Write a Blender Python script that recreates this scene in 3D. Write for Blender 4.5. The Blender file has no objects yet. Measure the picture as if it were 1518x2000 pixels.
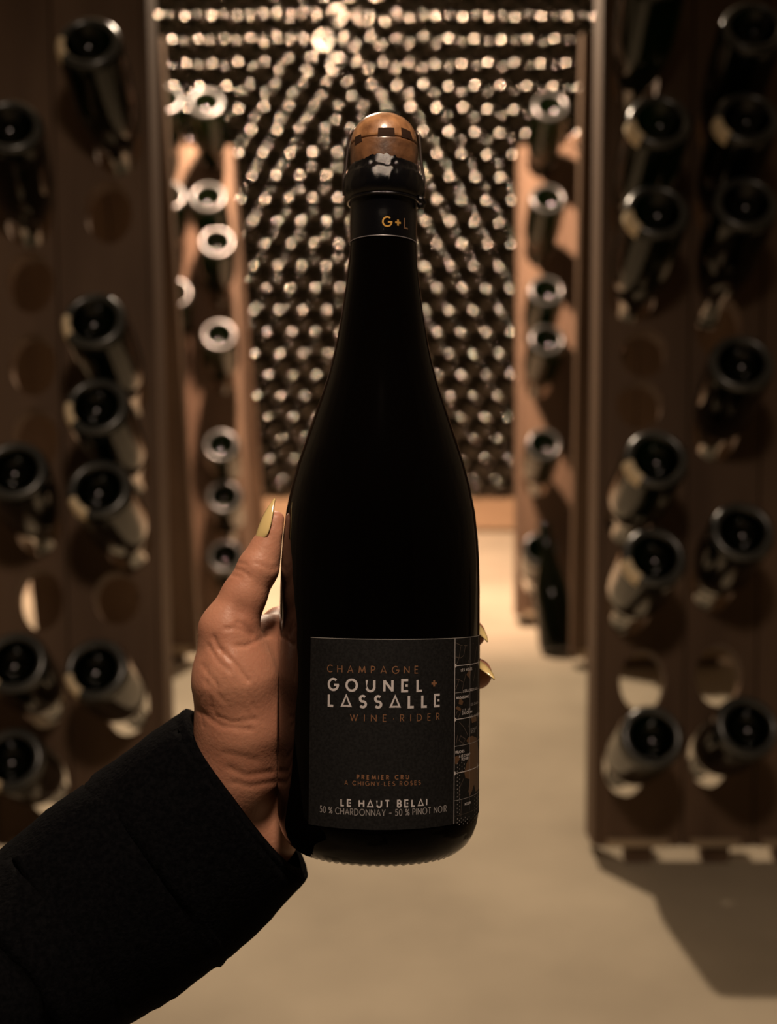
import bpy, bmesh, math, random
import numpy as np
from mathutils import Vector, Matrix

random.seed(7)
scene = bpy.context.scene
col = scene.collection
R = math.radians

# ------------------------------------------------------------------ camera
F = 2400.0                      # focal length in pixels of the 1518 x 2000 frame
PITCH = R(10.5)
EYE = Vector((0, 0, 0.85))
cam_d = bpy.data.cameras.new('camera')
cam = bpy.data.objects.new('camera', cam_d)
col.objects.link(cam)
cam_d.sensor_fit = 'HORIZONTAL'
cam_d.sensor_width = 24.0
cam_d.lens = F / 1518.0 * 24.0
cam_d.clip_start = 0.02
cam.location = EYE
cam.rotation_euler = (R(90) - PITCH, 0, 0)
cam_d.dof.use_dof = True
cam_d.dof.focus_distance = 0.515
cam_d.dof.aperture_fstop = 6.1
cam_d.dof.aperture_blades = 0
scene.camera = cam

# ------------------------------------------------------------------ light
scene.view_settings.view_transform = 'Standard'
scene.view_settings.look = 'None'
scene.view_settings.gamma = 1.0
scene.view_settings.use_curve_mapping = False
scene.view_settings.exposure = 0.0
scene.cycles.use_denoising = True
scene.cycles.max_bounces = 8
scene.cycles.sample_clamp_indirect = 4.0
world = bpy.data.worlds.new('cellar_world')
scene.world = world
world.use_nodes = True
world.node_tree.nodes['Background'].inputs[0].default_value = (1.0, 0.8, 0.62, 1)
world.node_tree.nodes['Background'].inputs[1].default_value = 0.0015

def lamp(name, loc, power, colour, radius):
    d = bpy.data.lights.new(name, 'POINT')
    d.energy = power; d.color = colour; d.shadow_soft_size = radius
    o = bpy.data.objects.new(name, d); o.location = loc
    col.objects.link(o)
    return o
lamp('cellar_lamp_light', (-0.27, 2.72, 1.88), 120.0, (1.0, 0.78, 0.56), 0.035)     # lamp over the aisle, above the frame
def spot(name, loc, aim, power, colour, radius, size, blend):
    d = bpy.data.lights.new(name, 'SPOT')
    d.energy = power; d.color = colour; d.shadow_soft_size = radius; d.spot_size = size; d.spot_blend = blend
    o = bpy.data.objects.new(name, d); o.location = loc
    o.rotation_euler = (Vector(aim) - Vector(loc)).to_track_quat('-Z', 'Y').to_euler()
    col.objects.link(o)
    return o
spot('hand_spot_light', (0.0, 0.17, 1.62), (-0.33, 0.62, 0.6), 36.0, (1.0, 0.76, 0.56), 0.07, R(128), 1.0)    # unseen lamp over the photographer, cone shaped to light the hand, not the boards
spot('stack_spot_light', (-0.24, 2.42, 2.02), (-0.05, 4.2, 0.72), 440.0, (1.0, 0.64, 0.44), 0.04, R(100), 0.6)      # spotlight turned on the bottle stack

# ------------------------------------------------------------------ helpers
CT, ST = math.cos(PITCH), math.sin(PITCH)
CX = Vector((1, 0, 0)); CY = Vector((0, ST, CT)); CZ = Vector((0, CT, -ST))   # right, up, forward of the eye
def ray(px, py):
    return CX * ((px - 759) / F) + CY * ((1000 - py) / F) + CZ
def P(px, py, z):               # world point seen at a pixel, z metres along the view axis
    return EYE + ray(px, py) * z
def on_plane(px, py, p0, n):
    d = ray(px, py)
    return EYE + d * ((p0 - EYE).dot(n) / d.dot(n))
def on_floor(px, py):
    return on_plane(px, py, Vector((0, 0, 0)), Vector((0, 0, 1)))
def to_px(p):
    v = p - EYE
    z = v.dot(CZ)
    return 759 + F * v.dot(CX) / z, 1000 - F * v.dot(CY) / z, z

def mesh_obj(name, verts, faces, mat, parent=None, smooth=False):
    me = bpy.data.meshes.new(name)
    me.from_pydata([tuple(v) for v in verts], [], faces)
    me.update()
    if smooth:
        me.polygons.foreach_set('use_smooth', [True] * len(me.polygons))
    if mat: me.materials.append(mat)
    o = bpy.data.objects.new(name, me)
    col.objects.link(o)
    if parent: o.parent = parent
    return o
def recalc(o):
    bm = bmesh.new(); bm.from_mesh(o.data)
    bmesh.ops.recalc_face_normals(bm, faces=bm.faces)
    bm.to_mesh(o.data); bm.free()
    return o
def empty(name, loc):
    o = bpy.data.objects.new(name, None); o.location = loc
    o.empty_display_size = 0.05
    col.objects.link(o)
    return o
def tag(o, label, cat, group=None):
    o['label'] = label; o['category'] = cat
    if group: o['group'] = group
    return o
def keep(o, parent):            # parent without moving (parents have no rotation or scale)
    o.parent = parent
    o.matrix_parent_inverse = Matrix.Translation(-parent.location)
    return o
def box_verts(c, ex, ey, ez):
    return [c + ex * a + ey * b + ez * d for a in (-1, 1) for b in (-1, 1) for d in (-1, 1)]
BOXF = [(0, 1, 3, 2), (4, 6, 7, 5), (0, 4, 5, 1), (2, 3, 7, 6), (0, 2, 6, 4), (1, 5, 7, 3)]
def lathe(profile, seg, wobble=None):
    """profile: (radius, z) from base centre to top; returns verts, faces around +Z"""
    vs, fs, rings = [], [], []
    for k, (r, z) in enumerate(profile):
        if r < 1e-6:
            rings.append([len(vs)]); vs.append((0, 0, z)); continue
        ids = []
        for i in range(seg):
            a = 2 * math.pi * i / seg
            rr, zz = r, z
            if wobble: rr, zz = wobble(k, i, r, z)
            ids.append(len(vs)); vs.append((rr * math.cos(a), rr * math.sin(a), zz))
        rings.append(ids)
    for a, b in zip(rings, rings[1:]):
        for i in range(seg):
            j = (i + 1) % seg
            if len(a) == 1 and len(b) == 1: continue
            if len(a) == 1: fs.append((a[0], b[j], b[i]))
            elif len(b) == 1: fs.append((a[i], a[j], b[0]))
            else: fs.append((a[i], a[j], b[j], b[i]))
    return vs, fs
def frame(z_axis, x_hint=Vector((1, 0, 0))):
    z = z_axis.normalized()
    x = (x_hint - z * x_hint.dot(z)).normalized()
    y = z.cross(x)
    return Matrix((x, y, z)).transposed()

# ------------------------------------------------------------------ materials
def new_mat(name):
    m = bpy.data.materials.new(name); m.use_nodes = True
    nt = m.node_tree
    return m, nt, nt.nodes['Principled BSDF']
def setp(b, **k):
    for n, v in k.items():
        n = n.replace('_', ' ')
        if n in b.inputs:
            b.inputs[n].default_value = v
def noise_mix(nt, b, c1, c2, scale, detail=4, stretch=(1, 1, 1), bump=0.0, bump_scale=None, lo=0.35, hi=0.65, dist=0.002):
    tc = nt.nodes.new('ShaderNodeTexCoord')
    mp = nt.nodes.new('ShaderNodeMapping'); mp.inputs['Scale'].default_value = stretch
    nt.links.new(tc.outputs['Object'], mp.inputs[0])
    n = nt.nodes.new('ShaderNodeTexNoise'); n.inputs['Scale'].default_value = scale; n.inputs['Detail'].default_value = detail
    nt.links.new(mp.outputs[0], n.inputs['Vector'])
    r = nt.nodes.new('ShaderNodeValToRGB')
    r.color_ramp.elements[0].position = lo; r.color_ramp.elements[1].position = hi
    r.color_ramp.elements[0].color = (*c1, 1); r.color_ramp.elements[1].color = (*c2, 1)
    nt.links.new(n.outputs['Fac'], r.inputs[0])
    nt.links.new(r.outputs[0], b.inputs['Base Color'])
    if bump:
        n2 = n
        if bump_scale:
            n2 = nt.nodes.new('ShaderNodeTexNoise'); n2.inputs['Scale'].default_value = bump_scale; n2.inputs['Detail'].default_value = 5
            nt.links.new(mp.outputs[0], n2.inputs['Vector'])
        bp = nt.nodes.new('ShaderNodeBump'); bp.inputs['Strength'].default_value = bump; bp.inputs['Distance'].default_value = dist
        nt.links.new(n2.outputs['Fac'], bp.inputs['Height'])
        nt.links.new(bp.outputs[0], b.inputs['Normal'])
    return r

M = {}
m, nt, b = new_mat('concrete_floor'); setp(b, Roughness=0.75)
noise_mix(nt, b, (0.40, 0.335, 0.245), (0.56, 0.475, 0.35), 3.5, 6, bump=0.25, bump_scale=60, lo=0.3, hi=0.7); M['floor'] = m
m, nt, b = new_mat('chalk_wall'); setp(b, Roughness=0.9)
noise_mix(nt, b, (0.10, 0.085, 0.065), (0.16, 0.135, 0.10), 4, 5, bump=0.4, bump_scale=25); M['wall'] = m
m, nt, b = new_mat('aged_oak'); setp(b, Roughness=0.7)
noise_mix(nt, b, (0.098, 0.055, 0.031), (0.18, 0.110, 0.066), 14, 6, (1, 1, 0.12), bump=0.3, bump_scale=60, lo=0.3, hi=0.75); M['wood'] = m
m, nt, b = new_mat('pale_worn_oak'); setp(b, Roughness=0.7)
noise_mix(nt, b, (0.34, 0.25, 0.16), (0.46, 0.35, 0.23), 20, 5, (0.2, 1, 1)); M['pale_wood'] = m
m, nt, b = new_mat('plinth_timber'); setp(b, Roughness=0.7)
noise_mix(nt, b, (0.30, 0.19, 0.11), (0.42, 0.28, 0.17), 9, 5, (0.15, 1, 1), bump=0.2); M['plinth'] = m

def glass_mat(name, body, trans, amount, rough, spec=0.5):
    m, nt, b = new_mat(name)
    setp(b, Base_Color=(*body, 1), Roughness=rough, IOR=1.52, Specular_IOR_Level=spec)
    tr = nt.nodes.new('ShaderNodeBsdfTranslucent'); tr.inputs[0].default_value = (*trans, 1)
    mx = nt.nodes.new('ShaderNodeAddShader')
    if amount > 0:
        nt.links.new(b.outputs[0], mx.inputs[0]); nt.links.new(tr.outputs[0], mx.inputs[1])
        nt.links.new(mx.outputs[0], nt.nodes['Material Output'].inputs[0])
    return m
M['glass'] = glass_mat('dark_green_bottle_glass', (0.0012, 0.0016, 0.0006), (0.012, 0.030, 0.001), 1, 0.10, 0.35)
m, nt, b = new_mat('stacked_bottle_glass'); nt.nodes.remove(b)
gl = nt.nodes.new('ShaderNodeBsdfGlossy'); gl.distribution = 'BECKMANN'; gl.inputs['Roughness'].default_value = 0.11; gl.inputs['Color'].default_value = (0.085, 0.076, 0.067, 1)
df = nt.nodes.new('ShaderNodeBsdfDiffuse'); df.inputs['Color'].default_value = (0.0012, 0.001, 0.0005, 1)
ad = nt.nodes.new('ShaderNodeAddShader'); nt.links.new(gl.outputs[0], ad.inputs[0]); nt.links.new(df.outputs[0], ad.inputs[1])
nt.links.new(ad.outputs[0], nt.nodes['Material Output'].inputs[0]); M['wall_glass'] = m
M['held_glass'] = glass_mat('black_champagne_glass', (0.0012, 0.0009, 0.0008), (0, 0, 0), 0, 0.05, 0.15)
m, nt, b = new_mat('black_foil'); setp(b, Base_Color=(0.003, 0.003, 0.004, 1), Roughness=0.11, Metallic=0.0, IOR=1.6)
n = nt.nodes.new('ShaderNodeTexNoise'); n.inputs['Scale'].default_value = 160; bp = nt.nodes.new('ShaderNodeBump')
bp.inputs['Strength'].default_value = 0.25; bp.inputs['Distance'].default_value = 0.0006
nt.links.new(n.outputs['Fac'], bp.inputs['Height']); nt.links.new(bp.outputs[0], b.inputs['Normal']); M['foil'] = m
m, nt, b = new_mat('foil_edge'); setp(b, Base_Color=(0.30, 0.28, 0.30, 1), Roughness=0.35, Metallic=0.6); M['foil_edge'] = m
m, nt, b = new_mat('cork'); setp(b, Roughness=0.42, Coat_Weight=0.8, Coat_Roughness=0.2)
noise_mix(nt, b, (0.14, 0.055, 0.02), (0.50, 0.25, 0.11), 130, 8, bump=0.5, bump_scale=260, lo=0.25, hi=0.6, dist=0.0006); M['cork'] = m
m, nt, b = new_mat('cork_print'); setp(b, Base_Color=(0.03, 0.014, 0.008, 1), Roughness=0.8, Specular_IOR_Level=0.15); M['cork_print'] = m
m, nt, b = new_mat('muselet_wire'); setp(b, Base_Color=(0.16, 0.13, 0.12, 1), Roughness=0.3, Metallic=0.9); M['wire'] = m
m, nt, b = new_mat('label_paper'); setp(b, Roughness=0.7, Specular_IOR_Level=0.25)
noise_mix(nt, b, (0.005, 0.0048, 0.0052), (0.012, 0.0118, 0.0122), 900, 2, bump=0.25, dist=0.0003); M['label'] = m
m, nt, b = new_mat('label_edge'); setp(b, Base_Color=(0.30, 0.29, 0.28, 1), Roughness=0.6); M['label_edge'] = m
m, nt, b = new_mat('silver_print'); setp(b, Base_Color=(0.64, 0.60, 0.61, 1), Roughness=0.5); M['silver'] = m
m, nt, b = new_mat('grey_print'); setp(b, Base_Color=(0.34, 0.32, 0.32, 1), Roughness=0.5); M['grey'] = m
m, nt, b = new_mat('copper_print'); setp(b, Base_Color=(0.24, 0.115, 0.058, 1), Roughness=0.5); M['copper'] = m
m, nt, b = new_mat('dim_copper_print'); setp(b, Base_Color=(0.14, 0.075, 0.04, 1), Roughness=0.5); M['brown'] = m
m, nt, b = new_mat('fine_line_print'); setp(b, Base_Color=(0.085, 0.065, 0.055, 1), Roughness=0.5); M['fine'] = m
m, nt, b = new_mat('gold_print'); setp(b, Base_Color=(0.75, 0.42, 0.10, 1), Roughness=0.3, Metallic=0.5); M['gold'] = m
m, nt, b = new_mat('skin'); setp(b, Roughness=0.48, Subsurface_Weight=0.12, Subsurface_Scale=0.004)
b.inputs['Subsurface Radius'].default_value = (1.0, 0.35, 0.2)
noise_mix(nt, b, (0.50, 0.215, 0.135), (0.66, 0.32, 0.205), 45, 4, bump=0.22, bump_scale=650, lo=0.3, hi=0.7, dist=0.0008); M['skin'] = m
m, nt, b = new_mat('yellow_nail_varnish'); setp(b, Base_Color=(0.86, 0.66, 0.29, 1), Roughness=0.16, Coat_Weight=0.6); M['nail'] = m
m, nt, b = new_mat('black_wool'); setp(b, Roughness=1.0, Specular_IOR_Level=0.05)
noise_mix(nt, b, (0.0012, 0.0012, 0.0016), (0.0035, 0.0035, 0.0042), 500, 3, bump=0.6, bump_scale=700, dist=0.001); M['wool'] = m

# ------------------------------------------------------------------ room shell
def struct(name, verts, faces, mat):
    o = recalc(mesh_obj(name, verts, faces, mat)); o['kind'] = 'structure'
    return o
def sbox(name, lo, hi, mat):
    lo, hi = Vector(lo), Vector(hi); c = (lo + hi) / 2; h = (hi - lo) / 2
    return struct(name, box_verts(c, Vector((h.x, 0, 0)), Vector((0, h.y, 0)), Vector((0, 0, h.z))), BOXF, mat)
WALL_Y = on_floor(759, 1040).y
sbox('floor', (-2.4, -2.2, -0.1), (2.4, 5.2, 0.0), M['floor'])
sbox('wall_back', (-2.4, WALL_Y + 0.36, 0), (2.4, WALL_Y + 0.5, 2.7), M['wall'])
sbox('wall_left', (-2.4, -2.2, 0), (-2.25, WALL_Y + 0.36, 2.7), M['wall'])
sbox('wall_right', (2.25, -2.2, 0), (2.4, WALL_Y + 0.36, 2.7), M['wall'])
sbox('ceiling', (-2.4, -2.2, 2.7), (2.4, 5.2, 2.8), M['wall'])

# ------------------------------------------------------------------ bottle meshes
def bottle_profile(rb=0.0435, L=0.30):
    return [(0.0, 0.030), (0.010, 0.0285), (0.020, 0.021), (0.027, 0.010), (0.0305, 0.0035), (0.033, 0.0008), (0.0355, 0.0002),
            (0.0385, 0.0018), (0.0412, 0.0055), (0.0430, 0.011), (rb, 0.018), (rb, 0.10), (0.0428, 0.125), (0.0395, 0.150),
            (0.0330, 0.178), (0.0255, 0.203), (0.0195, 0.228), (0.0165, 0.250), (0.0148, 0.280), (0.0148, 0.284),
            (0.0172, 0.286), (0.0172, 0.298), (0.012, 0.300), (0.0, 0.300)]
KN = 44
def knurl(k, i, r, z):
    if k in (5, 6): return r, z + (0.0009 if i % 2 else 0.0)
    return r, z
def stack_profile():            # round heel and broad shallow punt
    heel_ = [(0.0215 + 0.030 * math.sin(R(a)), 0.030 - 0.030 * math.cos(R(a))) for a in (0, 8, 16, 25, 33)]
    heel_ += [(0.0310 + 0.0125 * math.sin(R(a)), 0.0153 - 0.0125 * math.cos(R(a))) for a in (50, 68, 90)]
    punt = [(0.0, 0.0260), (0.003, 0.0255), (0.006, 0.0232), (0.0115, 0.0150), (0.0170, 0.0065), (0.0195, 0.0022)]
    return punt + heel_ + bottle_profile()[11:]
def make_bottle_mesh(name, mat, seg, k=True, prof_=None):
    v, f = lathe(prof_ or bottle_profile(), seg, knurl if k else None)
    me = bpy.data.meshes.new(name); me.from_pydata(v, [], f); me.update()
    me.polygons.foreach_set('use_smooth', [True] * len(me.polygons))
    bm = bmesh.new(); bm.from_mesh(me); bmesh.ops.recalc_face_normals(bm, faces=bm.faces); bm.to_mesh(me); bm.free()
    me.materials.append(mat)
    return me
m, nt, b = new_mat('stippled_glass'); setp(b, Base_Color=(0.034, 0.036, 0.034, 1), Roughness=0.28, IOR=1.52, Specular_IOR_Level=1.0); M['stipple'] = m
RACK_ME = make_bottle_mesh('riddling_bottle', M['glass'], KN * 2)
RACK_ME.materials.append(M['stipple'])
for pl in RACK_ME.polygons:                 # the stippled ring the bottle stands on
    rc = math.hypot(pl.center.x, pl.center.y)
    if pl.center.z < 0.004 and 0.029 < rc < 0.0405: pl.material_index = 1
WALL_ME = make_bottle_mesh('stacked_bottle', M['wall_glass'], 28, False, stack_profile())

# ------------------------------------------------------------------ bottle wall at the back
ORD = ['zeroth', 'first', 'second', 'third', 'fourth', 'fifth', 'sixth', 'seventh', 'eighth', 'ninth', 'tenth', 'eleventh', 'twelfth',
       'thirteenth', 'fourteenth', 'fifteenth', 'sixteenth', 'seventeenth', 'eighteenth', 'nineteenth', 'twentieth', 'twenty-first',
       'twenty-second', 'twenty-third', 'twenty-fourth', 'twenty-fifth', 'twenty-sixth', 'twenty-seventh', 'twenty-eighth']
PL_H = on_plane(759, 976, Vector((0, WALL_Y, 0)), Vector((0, 1, 0))).z
PL = sbox('trim_1', (-1.7, WALL_Y, 0.012), (1.7, WALL_Y + 0.30, PL_H), M['plinth'])
def build_wall():
    pitch = 47.6 / F * (WALL_Y * CT + 0.7 * ST)          # spacing measured at the foot of the stack
    rowh = pitch * 0.866
    lean = R(4.0)
    s = pitch / 0.0885
    U = Vector((0, -math.sin(lean), math.cos(lean)))
    base = Vector((0, WALL_Y + 0.012, PL_H + pitch * 0.47))
    # a column of the bottom row is seen at x = 500
    x0 = P(500.5, 955, (base - EYE).dot(CZ)).x
    axis = Vector((0, 1, 0.0))
    rows = []
    for r in range(25):
        row = []
        for c in range(-12, 30):
            x = x0 + (c + (0.5 if r % 2 else 0)) * pitch
            if abs(x) > 1.5: continue
            p = base + U * (r * rowh) + Vector((x + random.uniform(-.0012, .0012), random.uniform(-.006, .006), 0))
            tilt = (axis + Vector((random.uniform(-.035, .035), 0, random.uniform(-.03, .03)))).normalized()
            row.append((p, tilt))
        rows.append(row)
    inds, rest = [], []
    def sil(py):                                    # half-width of the held bottle at a row
        ks = [(222, 60), (340, 80), (470, 66), (600, 78), (750, 108), (870, 150), (1000, 184), (1100, 196)]
        if py < 215: return 0
        for (a, wa), (b_, wb) in zip(ks, ks[1:]):
            if py <= b_: return wa + (wb - wa) * (max(py, a) - a) / (b_ - a)
        return 196
    for r, row in enumerate(rows):
        vis = []
        for (p, t) in row:
            x, y, z = to_px(p)
            lo, hi = (310, 1166) if y < 172 else (455, 1020)
            w = sil(y)
            if y > 4 and lo < x < hi and not (w and abs(x - 746) < w - 6): vis.append((p, t, x, y))
            else: rest.append((p, t))
        left = sorted([v for v in vis if v[2] < 746], key=lambda v: -v[2])
        right = sorted([v for v in vis if v[2] >= 746], key=lambda v: v[2])
        for side, lst in (('left', left), ('right', right)):
            for k, v in enumerate(lst):
                inds.append((r, side, k, v))
    # the 300 that show largest
    inds.sort(key=lambda q: -q[0] if False else abs(q[3][2] - 746) * 0.001 + (0 if q[3][3] > 4 else 9))
    shown, more = inds[:300], inds[300:]
    for r, side, k, (p, t, x, y) in shown:
        o = bpy.data.objects.new('stacked_bottle', WALL_ME); col.objects.link(o)
        o.matrix_world = Matrix.Translation(p) @ frame(t).to_4x4() @ Matrix.Rotation(random.uniform(0, 6.28), 4, 'Z') @ Matrix.Scale(s, 4)
        where = 'held bottle' if y > 215 else "cork's vertical line"
        tag(o, f'dark bottle in back stack, {ORD[r + 1]} row up, {ORD[k + 1]} {side} of {where}', 'bottle', 'bottles lying in the back wall stack')
    rest += [(v[0], v[1]) for _, _, _, v in more]
    n = len(WALL_ME.vertices)
    co = np.empty(n * 3); WALL_ME.vertices.foreach_get('co', co); co = co.reshape(n, 3) * s
    polys = [tuple(pl.vertices) for pl in WALL_ME.polygons]
    V, Fc = [], []
    for i, (p, t) in enumerate(rest):
        A = np.array(frame(t)); V.append(co @ A.T + np.array(p))
        Fc += [tuple(a + i * n for a in q) for q in polys]
    o = mesh_obj('stacked_bottles', np.concatenate(V).tolist(), Fc, M['wall_glass'], smooth=True)
    tag(o, 'rest of the dark bottle stack along the back wall, behind racks and held bottle', 'bottles'); o['kind'] = 'stuff'
build_wall()

# ------------------------------------------------------------------ riddling racks
def hole_cell(p0, p1, q0, q1, hole, n=24):
    """rectangle with an oval opening: list of (outer, inner) point pairs"""
    if hole is None: return None
    cx, cy, rx, ry = hole
    angs = [2 * math.pi * i / n for i in range(n)] + [math.atan2(y - cy, x - cx) % (2 * math.pi) for x in (p0, p1) for y in (q0, q1)]
    out = []
    for a in sorted(set(angs)):
        dx, dy = math.cos(a), math.sin(a)
        ts = []
        if dx > 1e-9: ts.append((p1 - cx) / dx)
        if dx < -1e-9: ts.append((p0 - cx) / dx)
        if dy > 1e-9: ts.append((q1 - cy) / dy)
        if dy < -1e-9: ts.append((q0 - cy) / dy)
        t = min(ts)
        k = 1 / math.sqrt((dx / rx) ** 2 + (dy / ry) ** 2)
        out.append(((cx + dx * t, cy + dy * t), (cx + dx * k, cy + dy * k)))
    return out
def plank(parent, O, Rv, U, N, p0, p1, H, holes, th):
    """one upright board with its oval holes; N points out of the face"""
    vs, fs = [], []
    def v(p, q, d):
        vs.append(O + Rv * p + U * q - N * d - parent.location); return len(vs) - 1
    holes = sorted(holes, key=lambda h: h[1])
    cuts = [0.0] + [(a[1] + b[1]) / 2 for a, b in zip(holes, holes[1:])] + [H]
    if not holes:
        ids = [v(p, q, d) for p in (p0, p1) for q in (0, H) for d in (0, th)]
        fs = [tuple(ids[i] for i in f) for f in BOXF]
    else:
        for k, h in enumerate(holes):
            q0, q1 = cuts[k], cuts[k + 1]
            ry = min(h[3], (h[1] - q0) * 0.95, (q1 - h[1]) * 0.95)
            rx = min(h[2], (h[0] - p0) * 0.95, (p1 - h[0]) * 0.95)
            ring = hole_cell(p0, p1, q0, q1, (h[0], h[1], rx, ry))
            slope = 0.35
            A = [(v(o[0], o[1], 0), v(i[0], i[1], 0), v(i[0], i[1] - th * slope, th), v(o[0], o[1], th)) for o, i in ring]
            for a, b_ in zip(A, A[1:] + A[:1]):
                fs += [(a[0], b_[0], b_[1], a[1]), (a[1], b_[1], b_[2], a[2]), (a[2], b_[2], b_[3], a[3])]
            for a, b_, (o1, _), (o2, _) in zip(A, A[1:] + A[:1], ring, ring[1:] + ring[:1]):
                edge_p = abs(o1[0] - o2[0]) < 1e-6 and (abs(o1[0] - p0) < 1e-6 or abs(o1[0] - p1) < 1e-6)
                edge_q = abs(o1[1] - o2[1]) < 1e-6 and ((k == 0 and abs(o1[1] - q0) < 1e-6) or (k == len(holes) - 1 and abs(o1[1] - q1) < 1e-6))
                if edge_p or edge_q: fs.append((a[0], a[3], b_[3], b_[0]))
    o = mesh_obj('plank', vs, fs, M['wood'], parent)
    bm = bmesh.new(); bm.from_mesh(o.data)
    bmesh.ops.remove_doubles(bm, verts=bm.verts, dist=1e-5)
    bmesh.ops.recalc_face_normals(bm, faces=bm.faces); bm.to_mesh(o.data); bm.free()
    return o
def part_box(name, parent, c, ex, ey, ez, mat):
    return recalc(mesh_obj(name, box_verts(c - parent.location, ex, ey, ez), BOXF, mat, parent))

m, nt, b = new_mat('cream_tone'); setp(b, Base_Color=(0.88, 0.72, 0.48, 1), Roughness=0.5); M['heel_cream'] = m
def cream_mark_mesh():          # cream patch across the heel of a bottle
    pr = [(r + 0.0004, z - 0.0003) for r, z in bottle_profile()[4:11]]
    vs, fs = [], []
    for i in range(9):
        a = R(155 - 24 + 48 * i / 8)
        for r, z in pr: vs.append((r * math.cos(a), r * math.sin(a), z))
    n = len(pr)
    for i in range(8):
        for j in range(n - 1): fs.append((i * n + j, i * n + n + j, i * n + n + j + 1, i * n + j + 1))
    me = bpy.data.meshes.new('cream_mark'); me.from_pydata(vs, [], fs); me.update(); me.materials.append(M['heel_cream'])
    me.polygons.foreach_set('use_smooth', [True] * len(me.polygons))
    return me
MARK_ME = cream_mark_mesh()
TILT = R(33)
L_OUT = 0.205
def rack(label, edge_bottom, edge_top, side, phi, H, widths, bottles, empties, blabel, back=None, tilt=TILT, group=None):
    """edge_bottom / edge_top: pixels on the inner front edge; side: +1 board runs right, -1 left"""
    B = on_floor(*edge_bottom); B.z = 0.03
    N = Vector((0, -math.cos(phi), math.sin(phi)))
    T = on_plane(*edge_top, B, N)
    U = (T - B).normalized()
    Rv = Vector((side, 0, 0))
    root = empty('riddling_rack', Vector((B.x + side * 0.25, B.y + 0.3, 0)))
    tag(root, label, 'rack', group)
    pcs = [0]
    for w in widths: pcs.append(pcs[-1] + w)
    holes = [[] for _ in widths]
    d = Vector((0, math.cos(tilt), -math.sin(tilt)))
    def loc(pt):
        v = pt - B
        q = v.dot(U) ; p = (v - U * q).dot(Rv)
        return p, q
    def add_hole(p, q, rx=0.034, ry=0.046):
        for k in range(len(widths)):
            if pcs[k] <= p < pcs[k + 1] or (k == 0 and p < 0):
                p = min(max(p, pcs[k] + 0.040), pcs[k + 1] - 0.040)
                holes[k].append((p, q, rx, ry)); return p, q
        return None
    for bx in bottles:
        px, py = bx[0], bx[1]
        dd = d
        dirn = ray(px, py)
        # base point whose neck end lands on the board
        t = ((B - EYE - d * L_OUT).dot(N)) / dirn.dot(N)
        base = EYE + dirn * t
        p, q = loc(base + d * L_OUT)
        h = add_hole(p, q)
        if h is None:
            print('bottle off board', px, py, p, q); h = (p, q)
        hp = B + Rv * h[0] + U * h[1]
        dd = (hp - base).normalized()
        base = hp - dd * L_OUT
        o = bpy.data.objects.new('riddling_bottle', RACK_ME); col.objects.link(o)
        turn = R(bx[3]) if len(bx) > 3 else random.uniform(0, 6.28)
        o.matrix_world = Matrix.Translation(base) @ frame(dd).to_4x4() @ Matrix.Rotation(turn, 4, 'Z')
        tag(o, bx[2], 'bottle', blabel)
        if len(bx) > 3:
            pm = bpy.data.objects.new('cream_mark', MARK_ME); col.objects.link(pm); pm.parent = o
            pm['label'] = 'cream patch on the bottle heel'
    for (px, py) in empties:
        pt = on_plane(px, py, B, N)
        p, q = loc(pt)
        add_hole(p, q)
    for k, w in enumerate(widths):
        hs = sorted(holes[k], key=lambda h: h[1]); ok = []
        for h in hs:
            if not ok or h[1] - ok[-1][1] > 0.06: ok.append(h)
        plank(root, B, Rv, U, N, pcs[k] + 0.0015, pcs[k + 1] - 0.0015, H, [h for h in ok if 0.03 < h[1] < H - 0.03], 0.028)
    W = pcs[-1]
    Rn = Rv.cross(U).normalized()
    # side rail: the thick board edge that faces the aisle
    dep = 0.036
    cen = B + U * (H / 2) - N * dep - Rv * 0.004
    part_box('side_rail', root, cen, Rv * 0.004, U * (H / 2), N * dep, M['wood'])
    for k, w in enumerate(widths):
        a, b_ = pcs[k] + 0.012, pcs[k + 1] - 0.02
        part_box('worn_foot_strip', root, B + Rv * ((a + b_) / 2) + U * 0.006 + N * 0.002, Rv * ((b_ - a) / 2), U * 0.006, N * 0.002, M['pale_wood'])
        part_box('foot', root, Vector((B.x + side * (pcs[k] + w / 2), B.y + 0.02, 0.015)), Vector((0.02, 0, 0)), Vector((0, 0.012, 0)), Vector((0, 0, 0.015)), M['wood'])
    part_box('batten', root, B + U * (H - 0.05) - N * 0.046 + Rv * (W / 2), Rv * (W / 2 - 0.01), U * 0.03, N * 0.017, M['wood'])
    # back leaf of the A-frame
    if back:
        (bpx, bpy_), bw, bbot = back[0], back[1], back[2]
        BB = on_floor(bpx, bpy_); BB.z = 0.03
        apex = B + U * H
        if len(back) > 3:                                 # upper inner corner seen at a pixel, leaf leaning in by 10 degrees
            tp = on_plane(*back[3], BB, Vector((0, -math.cos(R(-10)), math.sin(R(-10)))))
            apexb = BB + (tp - BB) * ((apex.z - BB.z) / (tp.z - BB.z))
        else:
            apexb = Vector((BB.x + (apex.x - B.x) * 0.6, apex.y + 0.07, apex.z))
        UB = (apexb - BB); HB = UB.length; UB.normalize()
        NB = Vector((0, UB.z, -UB.y)).normalized()       # faces away from the photographer
        x = 0
        hb = [[] for _ in bw]
        for (q, lab) in bbot:
            tb = R(30)
            db = Vector((0, -math.cos(tb), -math.sin(tb)))
            hp = BB + UB * q + Rv * (bw[0] / 2)
            base = hp - db * 0.20
            o = bpy.data.objects.new('riddling_bottle', RACK_ME); col.objects.link(o)
            o.matrix_world = Matrix.Translation(base) @ frame(db).to_4x4()
            tag(o, lab, 'bottle', blabel)
            hb[0].append((bw[0] / 2, q, 0.034, 0.046))
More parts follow.
